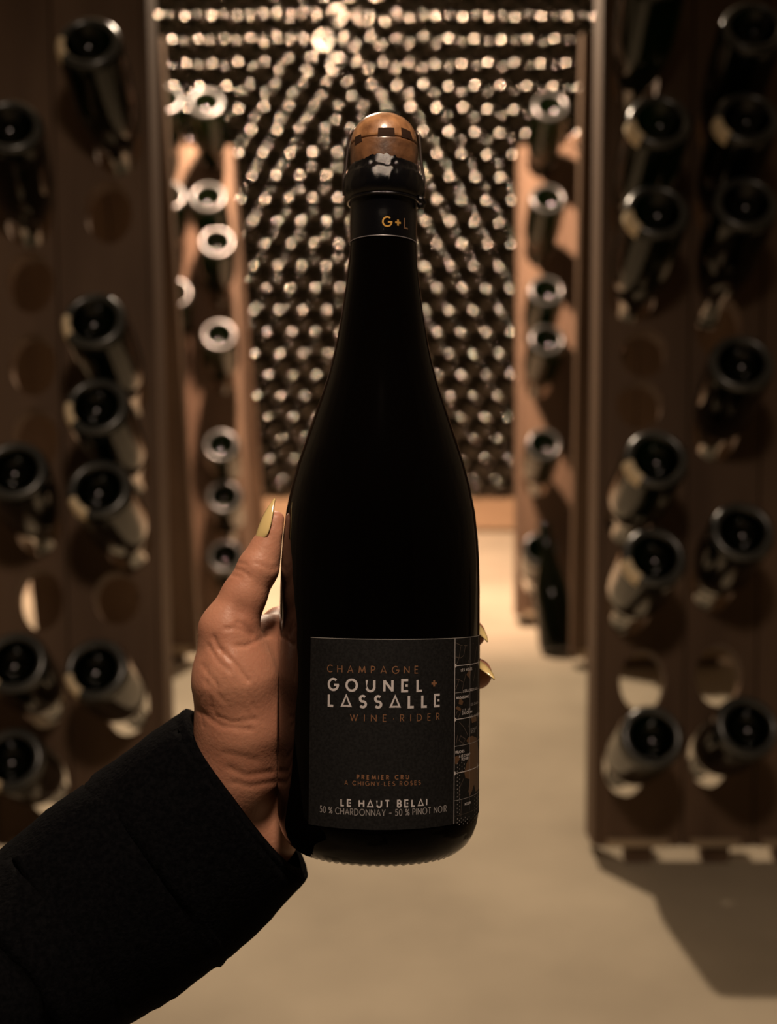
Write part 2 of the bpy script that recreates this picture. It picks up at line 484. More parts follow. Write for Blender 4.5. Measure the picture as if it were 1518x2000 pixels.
        for k, w in enumerate(bw):
            plank(root, BB, Rv, UB, NB, x + 0.0015, x + w - 0.0015, HB, hb[k], 0.028)
            x += w
        part_box('side_rail', root, BB + UB * (HB / 2) - NB * 0.02 - Rv * 0.004, Rv * 0.004, UB * (HB / 2), NB * 0.02, M['wood'])
        part_box('worn_foot_strip', root, BB + Rv * (x / 2) + UB * 0.010 - NB * 0.031, Rv * (x / 2 - 0.01), UB * 0.010, NB * 0.002, M['pale_wood'])
        part_box('foot', root, Vector((BB.x + side * x / 2, BB.y, 0.014)), Vector((x / 2 - 0.03, 0, 0)), Vector((0, 0.012, 0)), Vector((0, 0, 0.014)), M['wood'])
        part_box('hinge_bar', root, Vector((apex.x + side * W * 0.45, (apex.y + apexb.y) / 2, apex.z + 0.012)), Vector((0.03, 0, 0)), Vector((0, (apexb.y - apex.y) / 2 + 0.02, 0)), Vector((0, 0, 0.012)), M['wood'])
    return root

NEAR_L, NEAR_R = 'bottles in the near left rack', 'bottles in the near right rack'
FAR_L, FAR_R = 'bottles in the far left rack', 'bottles in the far right rack'
rack('weathered oak riddling rack nearest on the left, above the black sleeve', (320, 1690), (276, 0), -1, R(8), 1.30, [0.132, 0.112, 0.112, 0.112],
     [(172, 78, 'long dark bottle at the top of the near left rack, beside the aisle edge', 10),
      (18, 240, 'black bottle jutting from the near left rack at the left picture edge, upper half'),
      (182, 622, 'bottle in near left rack with cream patch, highest of the four beside empty holes', 10),
      (187, 790, 'bottle in near left rack, second of the three close together mid-height', 6),
      (192, 952, 'bottle in near left rack, lowest of the three close together mid-height', -22),
      (186, 1305, 'bottle in near left rack just above the black sleeve, near the aisle edge', -12),
      (28, 915, 'bottle at left picture edge in near left rack, level with middle trio'),
      (28, 1292, 'bottle at left picture edge in near left rack, above the lowest one', -10),
      (22, 1482, 'lowest bottle at left picture edge in near left rack, beside the sleeve', -25)],
     [(212, 415), (78, 555), (78, 715), (84, 1175), (228, 1170), (75, 862)], NEAR_L,
     back=((388, 1290), [0.12, 0.12, 0.12], [], (315, 120)))
rack('dark oak riddling rack nearest on the right, standing over its floor shadow', (1168, 1690), (1188, 0), 1, R(8), 1.30, [0.124, 0.106, 0.112, 0.112],
     [(1283, -60, 'topmost dark bottle of near right rack beside the aisle, base cut by picture top'),
      (1290, 232, 'bottle high in near right rack beside the aisle, first below the topmost', 0),
      (1285, 408, 'bottle in near right rack beside the aisle, directly above the two empty holes', 0),
      (1284, 893, 'bottle in near right rack beside the aisle, first below the empty holes', -5),
      (1280, 1085, 'bottle in near right rack beside the aisle, second below the empty holes', -6),
      (1275, 1437, 'lowest bottle in near right rack beside the aisle, round base ring facing out'),
      (1474, 48, 'topmost bottle in outer column of near right rack at right picture edge'),
      (1460, 225, 'second bottle down in outer column of near right rack', 0),
      (1458, 392, 'third bottle down in outer column of near right rack'),
      (1450, 705, 'bottle alone mid-height in outer column of near right rack'),
      (1452, 1035, 'bottle alone below mid-height in outer column of near right rack'),
      (1462, 1418, 'lowest bottle in outer column of near right rack, under a pale rimmed hole')],
     [(1258, 690), (1250, 790), (1256, 1330), (1405, 1320), (1405, 640)], NEAR_R,
     back=((1118, 1297), [0.12, 0.12, 0.12],
           [(0.30, 'dark bottle behind near right rack, lowest of those hidden behind it'),
            (0.44, 'dark bottle behind near right rack, middle height'), (0.72, 'dark bottle behind near right rack, upper part')], (1140, 120)))
rack('pale oak riddling rack at the far left, brightly lit at its top', (487, 1225), (441, 182), -1, R(8), 1.17, [0.112, 0.112, 0.112],
     [(402, 198, 'green bottle at the top of far left rack, base ring glowing white'),
      (406, 383, 'bottle in far left rack with bright full base ring, second from top'),
      (424, 470, 'bottle in far left rack with bright half ring, third from top'),
      (428, 652, 'bottle in far left rack with bright ring, fourth from top'),
      (432, 868, 'bottle in far left rack with dim ring, fifth from top'),
      (438, 968, 'bottle in far left rack above the thumb, second lowest seen'),
      (440, 1085, 'bottle in far left rack just left of the thumb, lowest seen'),
      (322, 190, 'bottle at far left rack top, hugging the near rack edge'),
      (328, 380, 'bottle in far left rack inner column by near rack edge, second down'),
      (340, 570, 'bottle in far left rack inner column by near rack edge, third down')],
     [], FAR_L, back=((520, 1110), [0.1, 0.1, 0.1], []))
rack('dim pale oak riddling rack at the far right beside the bottle wall', (1015, 1226), (1023, 180), 1, R(8), 1.17, [0.112, 0.112, 0.112],
     [(1076, 205, 'topmost bottle in far right rack with two bright glints on its ring'),
      (1071, 386, 'second bottle from top in far right rack with two glints'),
      (1068, 566, 'third bottle from top in far right rack with faint ring'),
      (1069, 662, 'fourth bottle from top in far right rack, half ring lit'),
      (1063, 866, 'fifth bottle from top in far right rack, second lowest'),
      (1055, 1070, 'lowest bottle in far right rack with two glints, above pale floor')],
     [], FAR_R, back=((1010, 1110), [0.1, 0.1, 0.1], []))

sb_base = on_floor(1090, 1279)
sb = bpy.data.objects.new('standing_bottle', RACK_ME); col.objects.link(sb)
sb_ax = Vector((-0.10, 0.26, 0.95)).normalized()
sb.matrix_world = Matrix.Translation(sb_base + Vector((0, 0.0, 0.0108))) @ frame(sb_ax).to_4x4()
tag(sb, 'green bottle standing on the floor, leaning back between the two right racks', 'bottle')

# ------------------------------------------------------------------ the held bottle
AX0 = P(741, 1300, 0.5405)                              # a point of its axis
AXD = (CX * 0.0091 + CY + CZ * 0.0458).normalized()     # axis, towards the cork
D0 = (AX0 - EYE).dot(CZ)
def t_of_y(py):                                         # distance along the axis of the silhouette row py
    k = (1000 - py) / F
    a0 = (AX0 - EYE).dot(CY); ay = AXD.dot(CY); az = AXD.dot(CZ)
    return (k * D0 - a0) / (ay - k * az)
def r_of(py, rpx):
    z = D0 + t_of_y(py) * AXD.dot(CZ); a = rpx / F
    return a * z / math.sqrt(1 + a * a)
FM = frame(AXD)
# x axis of the frame points right, -y towards the photographer
FX = (CX - AXD * CX.dot(AXD)).normalized(); FYt = AXD.cross(FX)
if FYt.dot(CZ) < 0: FYt = -FYt
# base height from the lowest point of the outline
tb = t_of_y(1650)
for _ in range(40):
    pt = AX0 + AXD * tb - FYt * 0.034
    tb += (to_px(pt)[1] - 1690) / F * 0.5
ORG = AX0 + AXD * tb
held = empty('champagne_bottle', ORG)
tag(held, 'dark champagne bottle with black label and bare cork, held upright in the hand', 'bottle')
def prof(pts):
    return [(r_of(y, r), t_of_y(y) - tb) for y, r in pts]
body_pts = [(1560, 196), (1450, 196), (1300, 196), (1220, 195.5), (1150, 195), (1100, 193.5), (1056, 191), (1000, 184.5), (948, 174), (906, 162.5), (867, 149.5),
            (825, 135), (783, 120.5), (748, 109), (710, 98.5), (675, 90.5), (630, 82.5), (590, 76.5), (550, 71), (520, 67.5), (480, 64.5), (440, 63.5), (400, 62.5)]
RB = r_of(1400, 196)
heel = [(0.0, 0.030), (0.010, 0.028), (0.020, 0.020), (0.027, 0.009), (0.0305, 0.003), (0.0325, 0.0008), (0.0345, 0.0), (0.0372, 0.0013), (0.0398, 0.0038),
        (0.0420, 0.0076), (RB - 0.0006, 0.0118), (RB - 0.0001, 0.0150), (RB, 0.019)]
held_prof = heel + [q for q in prof(body_pts) if q[1] > 0.024]
def to_held(v):                                        # lathe coordinates -> local coordinates under the Empty
    return FX * v[0] + FYt * v[1] + AXD * v[2]
def held_lathe(name, profile, mat, parent=held, seg=128, wob=None):
    v, f = lathe(profile, seg, wob)
    return recalc(mesh_obj(name, [to_held(q) for q in v], f, mat, parent, True))
def kn2(k, i, r, z):
    if k in (5, 6): return r, z - (0.0004 if i % 4 < 2 else 0.0)
    return r, z
held_lathe('bottle_glass', held_prof, M['held_glass'], seg=240, wob=kn2)
cap_pts = [(476, 65.2), (470, 65.4), (430, 65.2), (402, 65), (396, 67), (392, 73), (384, 77.5), (374, 78.5), (362, 78.3), (351, 77), (346, 73.5), (342, 70.5), (337, 68.6), (332, 67.6), (329, 67.2), (327, 66.4)]
cap_prof = prof(cap_pts)
rnd = [random.uniform(-1, 1) for _ in range(400)]
def crumple(k, i, r, z):
    if 6 <= k <= 12: return r + 0.00035 * rnd[(i * 3 + k * 17) % 400], z + 0.0004 * rnd[(i + k * 31) % 400]
    if k == 15: return r, z + 0.0012 * math.sin(i * 0.2) + 0.0006 * rnd[i % 400]
    return r, z
cap = held_lathe('foil_capsule', cap_prof, M['foil'], seg=96, wob=crumple)
ce = [(r_of(478, 65.8), t_of_y(478) - tb), (r_of(478, 66.2), t_of_y(478) - tb), (r_of(476, 66.2), t_of_y(476.3) - tb), (r_of(476, 65.0), t_of_y(476.3) - tb)]
e = held_lathe('capsule_rim', ce, M['foil_edge'], cap, 96); e['label'] = 'thin pale edge of the foil'
cork_pts = [(350, 60), (330, 65), (318, 65.3), (306, 65.6), (292, 65.5), (280, 65), (268, 62.8), (256, 58.5), (246, 52), (237, 42.5), (230, 30), (226, 17), (224, 0)]
cork_prof = prof(cork_pts)
m, nt, b = new_mat('shaded_natural_cork'); setp(b, Roughness=0.45, Coat_Weight=0.6, Coat_Roughness=0.2)  # lower cork: its own brown, with shade under the dome put into the colour
noise_mix(nt, b, (0.055, 0.022, 0.009), (0.21, 0.095, 0.040), 150, 8, bump=0.5, bump_scale=260, lo=0.25, hi=0.65, dist=0.0006); M['cork_low'] = m
z_split = t_of_y(287) - tb
r_split = r_of(287, 65.3)
cork = held_lathe('cork', [(0.0, z_split + 0.0002), (r_split - 0.0004, z_split + 0.0002), (r_split, z_split + 0.0006)] + [q for q in cork_prof if q[1] > z_split + 0.001], M['cork'])
low = held_lathe('cork_shank', [q for q in cork_prof if q[1] < z_split - 0.0006] + [(r_split, z_split - 0.0005), (r_split - 0.0004, z_split), (0.0, z_split)], M['cork_low'])
low['label'] = 'shade-darkened lower half of the cork'

def hit(px, py, profile, off=0.0):
    """first point of the turned profile under a pixel, in (angle, height) of the bottle"""
    d = ray(px, py); o = EYE - ORG
    dx, dy, dz = d.dot(FX), d.dot(FYt), d.dot(AXD); ox, oy, oz = o.dot(FX), o.dot(FYt), o.dot(AXD)
    ps = sorted((z, r) for r, z in profile)
    zs = [q[0] for q in ps]; rs = [q[1] for q in ps]
    t = 0.40
    while t < 0.62:
        x, y, z = ox + dx * t, oy + dy * t, oz + dz * t
        if zs[0] <= z <= zs[-1]:
            if math.hypot(x, y) <= np.interp(z, zs, rs) + off: return math.atan2(y, x), z
        t += 0.0002
    # graze: nearest approach
    best = None
    for k in range(900):
        t = 0.45 + k * 0.0002
        x, y, z = ox + dx * t, oy + dy * t, oz + dz * t
        q = math.hypot(x, y)
        if best is None or q < best[0]: best = (q, math.atan2(y, x), z)
    return best[1], best[2]
def surf(profile, a, z, off):
    ps = sorted((zz, r) for r, zz in profile)
    r = float(np.interp(z, [q[0] for q in ps], [q[1] for q in ps])) + off
    return FX * (r * math.cos(a)) + FYt * (r * math.sin(a)) + AXD * z

CYL = [(RB, 0.006), (RB, 0.14)]
# label: angles and heights from the photograph
a_left, _ = hit(606, 1400, CYL); a_mid, z_top = hit(741, 1249, CYL); _, z_bot = hit(741, 1621, CYL)
a_right = a_left + 2.75
OFF = 0.00018
def curved_patch(name, a0, a1, z0, z1, off, mat, parent, n=60, closed=True):
    vs, fs = [], []
    for i in range(n + 1):
        a = a0 + (a1 - a0) * i / n
        for zz, oo in ((z0, 0.00001), (z0, off), (z1, off), (z1, 0.00001)):
            vs.append(surf(CYL, a, zz, oo))
    for i in range(n):
        for j in range(4):
            k = (j + 1) % 4
            fs.append((i * 4 + j, i * 4 + 4 + j, i * 4 + 4 + k, i * 4 + k))
    fs += [(0, 1, 2, 3), (n * 4 + 3, n * 4 + 2, n * 4 + 1, n * 4)]
    o = recalc(mesh_obj(name, vs, fs, mat, parent)); 
    return o
label = curved_patch('label', a_left, a_right, z_bot, z_top, OFF, M['label'], held, 90)
label['label'] = 'matt black paper label with silver and copper print'
curved_patch('label_edge', a_left, a_right, z_top - 0.00005, z_top + 0.00018, OFF + 0.00002, M['label_edge'], label, 90)

# ---- stroke lettering
def arc(cx, cy, rx, ry, a0, a1, n=14):
    return [(cx + rx * math.cos(R(a0 + (a1 - a0) * i / n)), cy + ry * math.sin(R(a0 + (a1 - a0) * i / n))) for i in range(n + 1)]
G = {
 'A': (0.80, [[(0, 0), (.4, 1), (.8, 0)], [(.13, .31), (.67, .31)]]),
 '^': (0.86, [[(.02, .06), (.43, 1), (.84, .06), (.02, .06)]]),
 'B': (0.55, [[(0, 0), (0, 1), (.25, 1)] + arc(.25, .76, .24, .24, 90, -90, 8) + [(0, .52)], [(.25, .52)] + arc(.27, .26, .27, .26, 90, -90, 8) + [(0, 0)]]),
 'C': (0.80, [arc(.48, .5, .48, .5, 45, 315, 20)]),
 'D': (0.75, [[(0, 0), (0, 1), (.25, 1)] + arc(.25, .5, .48, .5, 90, -90, 14) + [(0, 0)]]),
 'E': (0.48, [[(.48, 1), (0, 1), (0, 0), (.48, 0)], [(0, .52), (.42, .52)]]),
 '$': (0.55, [[(.55, 1), (0, 1), (0, 0), (.55, 0)], [(.30, .5), (.52, .5)]]),
 'G': (0.88, [arc(.48, .5, .48, .5, 50, 350, 22) + [(.95, .47), (.55, .47)]]),
 'H': (0.70, [[(0, 0), (0, 1)], [(.7, 0), (.7, 1)], [(0, .52), (.7, .52)]]),
 'I': (0.0, [[(0, 0), (0, 1)]]),
 'L': (0.46, [[(0, 1), (0, 0), (.46, 0)]]),
 'M': (0.94, [[(0, 0), (.12, 1)], [(.12, .97), (.47, .12)], [(.47, .12), (.82, .97)], [(.82, 1), (.94, 0)]]),
 'N': (0.74, [[(0, 0), (0, 1)], [(0, .97), (.74, .03)], [(.74, 0), (.74, 1)]]),
 'O': (0.98, [arc(.49, .5, .49, .5, 0, 360, 26)]),
 'P': (0.50, [[(0, 0), (0, 1), (.24, 1)] + arc(.24, .73, .27, .27, 90, -90, 8) + [(0, .46)]]),
 'R': (0.54, [[(0, 0), (0, 1), (.24, 1)] + arc(.24, .74, .27, .26, 90, -90, 8) + [(0, .48)], [(.22, .48), (.54, 0)]]),
 'S': (0.54, [arc(.27, .745, .25, .245, 40, 250, 10) + arc(.27, .255, .27, .255, 75, -145, 10)]),
 'T': (0.62, [[(0, 1), (.62, 1)], [(.31, 1), (.31, 0)]]),
 'U': (0.70, [[(0, 1), (0, .35)] + arc(.35, .35, .35, .35, 180, 360, 12) + [(.7, 1)]]),
 'W': (1.12, [[(0, 1), (.28, 0)], [(.28, 0), (.56, .94)], [(.56, .94), (.84, 0)], [(.84, 0), (1.12, 1)]]),
 'X': (0.70, [[(0, 0), (.7, 1)], [(0, 1), (.7, 0)]]),
 'Y': (0.70, [[(0, 1), (.35, .45), (.7, 1)], [(.35, .45), (.35, 0)]]),
 '0': (0.56, [arc(.28, .5, .28, .5, 0, 360, 20)]),
 '5': (0.50, [[(.46, 1), (.1, 1), (.05, .55)] + arc(.22, .32, .28, .32, 120, -140, 12)]),
 '%': (0.78, [[(.1, 0), (.68, 1)], arc(.15, .78, .15, .2, 0, 360, 12), arc(.63, .22, .15, .2, 0, 360, 12)]),
 '-': (0.50, [[(0, .42), (.5, .42)]]),
 '.': (0.04, [[(-.03, .38), (.07, .38)]]),
 '+': (0.60, [[(.3, .2), (.3, .8)], [(0, .5), (.6, .5)]]),
 ' ': (0.12, []),
}
def ribbon(pts, w):
    """flat stroke with mitred corners: verts (x, y), quads"""
    closed = math.dist(pts[0], pts[-1]) < 1e-6
    p = pts[:-1] if closed else pts
    n = len(p); out = []
    for i in range(n):
        a = p[(i - 1) % n] if (closed or i) else None
        c = p[(i + 1) % n] if (closed or i < n - 1) else None
        def nrm(u, v):
            dx, dy = v[0] - u[0], v[1] - u[1]; l = math.hypot(dx, dy) or 1
            return (-dy / l, dx / l)
        if a is None: m_ = nrm(p[i], c); k = 1
        elif c is None: m_ = nrm(a, p[i]); k = 1
        else:
            n1, n2 = nrm(a, p[i]), nrm(p[i], c)
            mx, my = n1[0] + n2[0], n1[1] + n2[1]; l = math.hypot(mx, my) or 1
            m_ = (mx / l, my / l); k = min(1 / max(m_[0] * n1[0] + m_[1] * n1[1], .3), 1.42)
        out += [(p[i][0] + m_[0] * w / 2 * k, p[i][1] + m_[1] * w / 2 * k), (p[i][0] - m_[0] * w / 2 * k, p[i][1] - m_[1] * w / 2 * k)]
    q = [(2 * i, 2 * i + 1, 2 * ((i + 1) % n) + 1, 2 * ((i + 1) % n)) for i in range(n if closed else n - 1)]
    return out, q
def print_geo(name, quads_list, profile, off, mat, parent):
    """quads_list: [(verts (angle, z), faces)] laid on the turned surface"""
    vs, fs = [], []
    for v, f in quads_list:
        b0 = len(vs)
        vs += [surf(profile, a, z, off) for a, z in v]
        fs += [tuple(i + b0 for i in q) for q in f]
    return recalc(mesh_obj(name, vs, fs, mat, parent))
def text(s, xl, xr, yt, yb, weight, mat, parent=None, profile=CYL, off=OFF + 0.00006, xref=741, hscale=None, name='lettering'):
    parent = parent or label
    a0, _ = hit(xl, (yt + yb) / 2, profile); a1, _ = hit(xr, (yt + yb) / 2, profile)
    _, zt = hit(xref, yt, profile); _, zb = hit(xref, yb, profile)
    rr = math.dist(surf(profile, a0, zb, off), AXD * zb)
    h = zt - zb; total = (a1 - a0) * rr / h
    nat = sum(G[c][0] for c in s)
    hs = hscale or 1.0
    gap = (total - nat * hs) / max(len(s) - 1, 1)
    x = 0; Q = []
    for c in s:
        w, strokes = G[c]
        for st in strokes:
            v, f = ribbon([(q[0] * hs, q[1]) for q in st], weight)
            Q.append(([(a0 + (x + vx) * h / rr, zb + vy * h) for vx, vy in v], f))
        x += w * hs + gap
    return print_geo(name, Q, profile, off, mat, parent)
text('CHAMPAGNE', 640.5, 816, 1301.5, 1315, 0.13, M['copper'])
text('GOUN$L', 643, 824, 1328.5, 1350, 0.215, M['silver'])
text('+', 842, 854, 1326, 1347, 0.21, M['copper'])
text('L^SS^LL$', 643, 858, 1359.5, 1381.5, 0.215, M['silver'])
text('WINE.RIDER', 685, 857, 1396, 1409, 0.12, M['copper'])
text('PREMIER CRU', 698, 798, 1514.5, 1522, 0.25, M['copper'])
text('A CHIGNY.LES ROSES', 674, 821, 1526.5, 1534.5, 0.17, M['copper'])
text('L$ H^UT B$L^I', 667, 833, 1563.5, 1576, 0.225, M['silver'])
text('50 % CHARDONNAY - 50 % PINOT NOIR', 626, 871, 1581, 1593, 0.115, M['grey'], hscale=0.80)
# ---- printed map strip at the right of the label
def px_line(pts, wpx, mat, name='map_line'):
    az = [hit(x, y, CYL) for x, y in pts]
    Q = []
    wz = wpx * 0.000215
    v, f = ribbon([(a * RB, z) for a, z in az], wz)
    Q.append(([(x / RB, z) for x, z in v], f))
    return print_geo(name, Q, CYL, OFF + 0.00005, mat, label)
def px_poly(pts, mat, name='map_field'):
    az = [hit(x, y, CYL) for x, y in pts]
    bm = bmesh.new()
    bm.faces.new([bm.verts.new((a * RB, z, 0)) for a, z in az])
    x0, x1 = min(a for a, _ in az) * RB, max(a for a, _ in az) * RB
    for k in range(1, 16):                       # slice so that it follows the curve of the bottle
        bmesh.ops.bisect_plane(bm, geom=bm.verts[:] + bm.edges[:] + bm.faces[:], plane_co=(x0 + (x1 - x0) * k / 16, 0, 0), plane_no=(1, 0, 0))
    bmesh.ops.triangulate(bm, faces=bm.faces[:])
    bm.verts.index_update()
    vv = [(v.co.x / RB, v.co.y) for v in bm.verts]; ff = [tuple(v.index for v in f.verts) for f in bm.faces]
    bm.free()
    return print_geo(name, [(vv, ff)], CYL, OFF + 0.00003, mat, label)
aL, _ = hit(887.2, 1400, CYL); aM, _ = hit(916.5, 1400, CYL); aR, _ = hit(932.5, 1400, CYL)
def v_line(a, z0, z1, w, mat):
    v, f = ribbon([(a * RB, z0), (a * RB, z1)], w)
    return print_geo('map_line', [([(x / RB, z) for x, z in v], f)], CYL, OFF + 0.00006, mat, label)
def h_line(y, a0, a1, w, mat, n=12):
    _, z = hit(887.2, y, CYL)
    v, f = ribbon([(RB * (a0 + (a1 - a0) * i / n), z) for i in range(n + 1)], w)
    return print_geo('map_line', [([(x / RB, zz) for x, zz in v], f)], CYL, OFF + 0.00006, mat, label)
v_line(aL, z_bot, z_top, 0.00030, M['silver']); v_line(aM, z_bot + 0.004, z_top, 0.00022, M['grey']); v_line(aR, z_bot + 0.004, z_top, 0.0004, M['grey'])
for y, w, mt in ((1300.5, 0.00034, 'silver'), (1353.5, 0.00020, 'grey'), (1405.5, 0.00032, 'silver'), (1458, 0.00024, 'grey'), (1510.5, 0.00036, 'silver'), (1564, 0.00020, 'grey'), (1594, 0.00016, 'fine')):
    h_line(y, aL, aR + 0.25, w, M[mt])
for y in (1300.5, 1405.5, 1510.5):
    _, z = hit(887.2, y, CYL)
    print_geo('map_marker', [([(aL - 0.004, z - .0009), (aL + 0.02, z - .0006), (aL + 0.02, z + .0006), (aL - 0.004, z + .0009)], [(0, 1, 2, 3)])], CYL, OFF + 0.00008, M['silver'], label)
    print_geo('map_marker', [([(aR - 0.02, z), (aR, z - .0016), (aR + 0.02, z), (aR, z + .0016)], [(0, 1, 2, 3)])], CYL, OFF + 0.00008, M['silver'], label)
px_poly([(921, 1437), (930, 1441), (934, 1470), (934, 1540), (928, 1546), (925, 1532), (920, 1548), (917, 1555), (914, 1546), (917, 1522), (908, 1519), (906, 1508), (910, 1492), (917, 1476), (917, 1455), (910, 1447), (914, 1440)], M['brown'])
px_poly([(888, 1478), (895, 1475), (897, 1483), (891, 1493), (888, 1492)], M['brown'])
px_poly([(910, 1318), (916, 1306), (919, 1308), (917, 1326)], M['brown'])
px_poly([(896, 1367), (899, 1364), (904, 1370), (902, 1377), (895, 1375)], M['brown'])
px_poly([(889, 1382), (893, 1379), (900, 1384), (899, 1389), (890, 1385)], M['brown'])
px_poly([(919, 1399), (929, 1396), (930, 1408), (921, 1412)], M['brown'])
for ln in ([(889, 1255), (898, 1260), (910, 1261), (924, 1257)], [(899, 1262), (896, 1284), (891, 1298)], [(908, 1261), (905, 1280), (899, 1285)], [(889, 1283), (899, 1285)],
           [(916, 1285), (911, 1303)], [(930, 1262), (925, 1300)], [(889, 1326), (896, 1327), (905, 1333), (909, 1316)], [(896, 1328), (889, 1347)], [(905, 1333), (900, 1355)],
           [(928, 1305), (924, 1330)], [(892, 1389), (889, 1398)], [(899, 1389), (893, 1405)], [(896, 1410), (905, 1420), (913, 1436)], [(893, 1436), (890, 1452)],
           [(896, 1446), (899, 1437), (908, 1443), (904, 1452), (896, 1446)], [(905, 1520), (896, 1540), (896, 1556)], [(901, 1560), (899, 1595)], [(914, 1420), (917, 1408)]):
    px_line(ln, 1.6, M['fine'])
for s, xl, xr, y, mt in (('LES NOUES', 900, 921, 1307.5, 'silver'), ('LES CROIX AIR', 904, 931, 1347.5, 'silver'), ('MAGADONNE', 891, 914, 1361.5, 'silver'), ('LES CHAMPS', 919, 933, 1374, 'grey'),
                         ('LES AN', 902, 917, 1386, 'silver'), ('LOU CHEMIN', 902, 921, 1391.5, 'silver'), ('LES CARRES', 918, 933, 1397.5, 'grey'), ('LE HAUT', 919, 930, 1423, 'grey'), ('NOIR', 919, 927, 1429, 'grey'),
                         ('PRUCHES', 889, 906, 1468, 'silver'), ('A LE CHAMP', 896, 917, 1475, 'silver'), ('ROYARD', 901, 914, 1481.5, 'silver'), ('MOULIN', 907, 918, 1569, 'silver'), ('LA VIGNE', 907, 920, 1574.5, 'silver')):
    try: text(s, xl, xr, y - 2.2, y + 2.4, 0.26, M[mt], xref=(xl + xr) / 2, name='map_lettering')
    except Exception as ex: print('map text', s, ex)
# dotted hatching
dots = []
def dot_field(x0, x1, y0, y1, nx, step):
    for i in range(nx):
        x = x0 + (x1 - x0) * i / max(nx - 1, 1)
        y = y0 + (step / 2 if i % 2 else 0)
        while y < y1:
            dots.append((x, y - (x - 887) * 0.16)); y += step
dot_field(892.3, 897, 1512, 1594, 2, 7.5)
dot_field(892.3, 906, 1492, 1508, 4, 7.5); dot_field(901, 906, 1484, 1496, 2, 7.5)
dot_field(892.3, 931, 1600, 1612, 11, 7.5); dot_field(926, 933, 1562, 1606, 3, 7)
Q = []
for x, y in dots:
    a, z = hit(x, y, CYL)
    da, dz = 0.00028 / RB / max(abs(math.sin(a)), 1), 0.00034
    Q.append(([(a - da, z), (a, z - dz), (a + da, z), (a, z + dz)], [(0, 1, 2, 3)]))
o = print_geo('map_dots', Q, CYL, OFF + 0.00005, M['grey'], label); o['kind'] = 'stuff'
# ---- gold initials on the foil
text('G', 748, 765.5, 424, 442, 0.17, M['gold'], cap, cap_prof, 0.00025)
text('+', 771.5, 783, 425, 445, 0.19, M['gold'], cap, cap_prof, 0.00025, xref=777)
text('L', 789.5, 796, 427, 446, 0.15, M['brown'], cap, cap_prof, 0.00025, xref=792)
# ---- printed marks on the cork
def cork_mark(pts, n=6):
    az = [hit(x, y, cork_prof) for x, y in pts]
    vs, fs = [], []
    for j in range(n + 1):
        for i in range(n + 1):
            u, w = i / n, j / n
            a = (az[0][0] * (1 - u) + az[1][0] * u) * (1 - w) + (az[3][0] * (1 - u) + az[2][0] * u) * w
            z = (az[0][1] * (1 - u) + az[1][1] * u) * (1 - w) + (az[3][1] * (1 - u) + az[2][1] * u) * w
            vs.append((a, z))
    for j in range(n):
        for i in range(n):
            k = j * (n + 1) + i
            fs.append((k, k + 1, k + n + 2, k + n + 1))
    return print_geo('stamp', [(vs, fs)], cork_prof, 0.00015, M['cork_print'], cork)
cork_mark([(739, 250), (770, 250), (771, 266), (738, 267)])
cork_mark([(783, 249), (801, 257), (806, 274), (784, 268)])
cork_mark([(694, 268), (706, 262), (708, 276), (694, 284)])
# ---- wire cage
def tube(name, pts, r, mat, parent, seg=8):
    vs, fs = [], []
    pts = [Vector(p) for p in pts]
    for i, p in enumerate(pts):
        t = (pts[min(i + 1, len(pts) - 1)] - pts[max(i - 1, 0)]).normalized()
        fm = frame(t, Vector((0.3, 0.5, 0.8)))
        for k in range(seg):
            a = 2 * math.pi * k / seg
            vs.append(p + fm @ Vector((r * math.cos(a), r * math.sin(a), 0)))
    n = len(pts)
    for i in range(n - 1):
        for k in range(seg):
            j = (k + 1) % seg
            fs.append((i * seg + k, i * seg + j, i * seg + seg + j, i * seg + seg + k))
    fs += [tuple(range(seg - 1, -1, -1)), tuple(range((n - 1) * seg, n * seg))]
    return recalc(mesh_obj(name, vs, fs, mat, parent, True))
def polar(a, r, z):
    return FX * (r * math.cos(a)) + FYt * (r * math.sin(a)) + AXD * z
zc = lambda y: t_of_y(y) - tb
for k, a in enumerate((R(184), R(-3), R(95), R(-265 + 180 + 5 - 180))):
    if k >= 2: a = R(80) if k == 2 else R(110)
    tube('cage_wire', [polar(a, r_of(262, 62), zc(256)), polar(a, r_of(270, 68.5), zc(266)), polar(a, r_of(300, 71.5), zc(300)), polar(a, r_of(330, 74), zc(330)), polar(a, r_of(350, 79), zc(348)), polar(a, r_of(390, 79), zc(386))], 0.0006, M['wire'], held)
tube('cage_ring', [polar(2 * math.pi * i / 40, r_of(394, 70), zc(397)) for i in range(41)], 0.0007, M['foil'], held)
tube('wire_twist', [polar(R(-20), r_of(394, 71), zc(394)), polar(R(-16), r_of(394, 77), zc(396)), polar(R(-13), r_of(400, 80), zc(401)), polar(R(-12), r_of(404, 78), zc(407)), polar(R(-16), r_of(404, 71), zc(406))], 0.0014, M['foil'], held)

# ------------------------------------------------------------------ the hand
def K(px, py, w):                                       # point w mm behind (+) or before (-) the bottle axis plane
    p = P(px, py, 0.5405 + w / 1000.0) - EYE
    return np.array((p.dot(CX), p.dot(CY), p.dot(CZ)))
def sd(p, a, b, ra, rb):
    ab = b - a
    t = np.clip(((p - a) @ ab) / (ab @ ab), 0, 1)
    return np.linalg.norm(p - a - t[..., None] * ab, axis=-1) - (ra + (rb - ra) * t)
def smin(a, b, k):
    h = np.clip(0.5 + 0.5 * (b - a) / k, 0, 1)
    return b * (1 - h) + a * h - k * h * (1 - h)
mm = 0.001
H0 = 0.0011
lo = np.array(K(352, 1690, -36)); hi_ = np.array(K(985, 985, 80))
lo = np.array((-0.098, -0.168, 0.505)); hi_ = np.array((0.058, 0.006, 0.628))
gx, gy, gz = [np.arange(lo[i], hi_[i], H0) for i in range(3)]
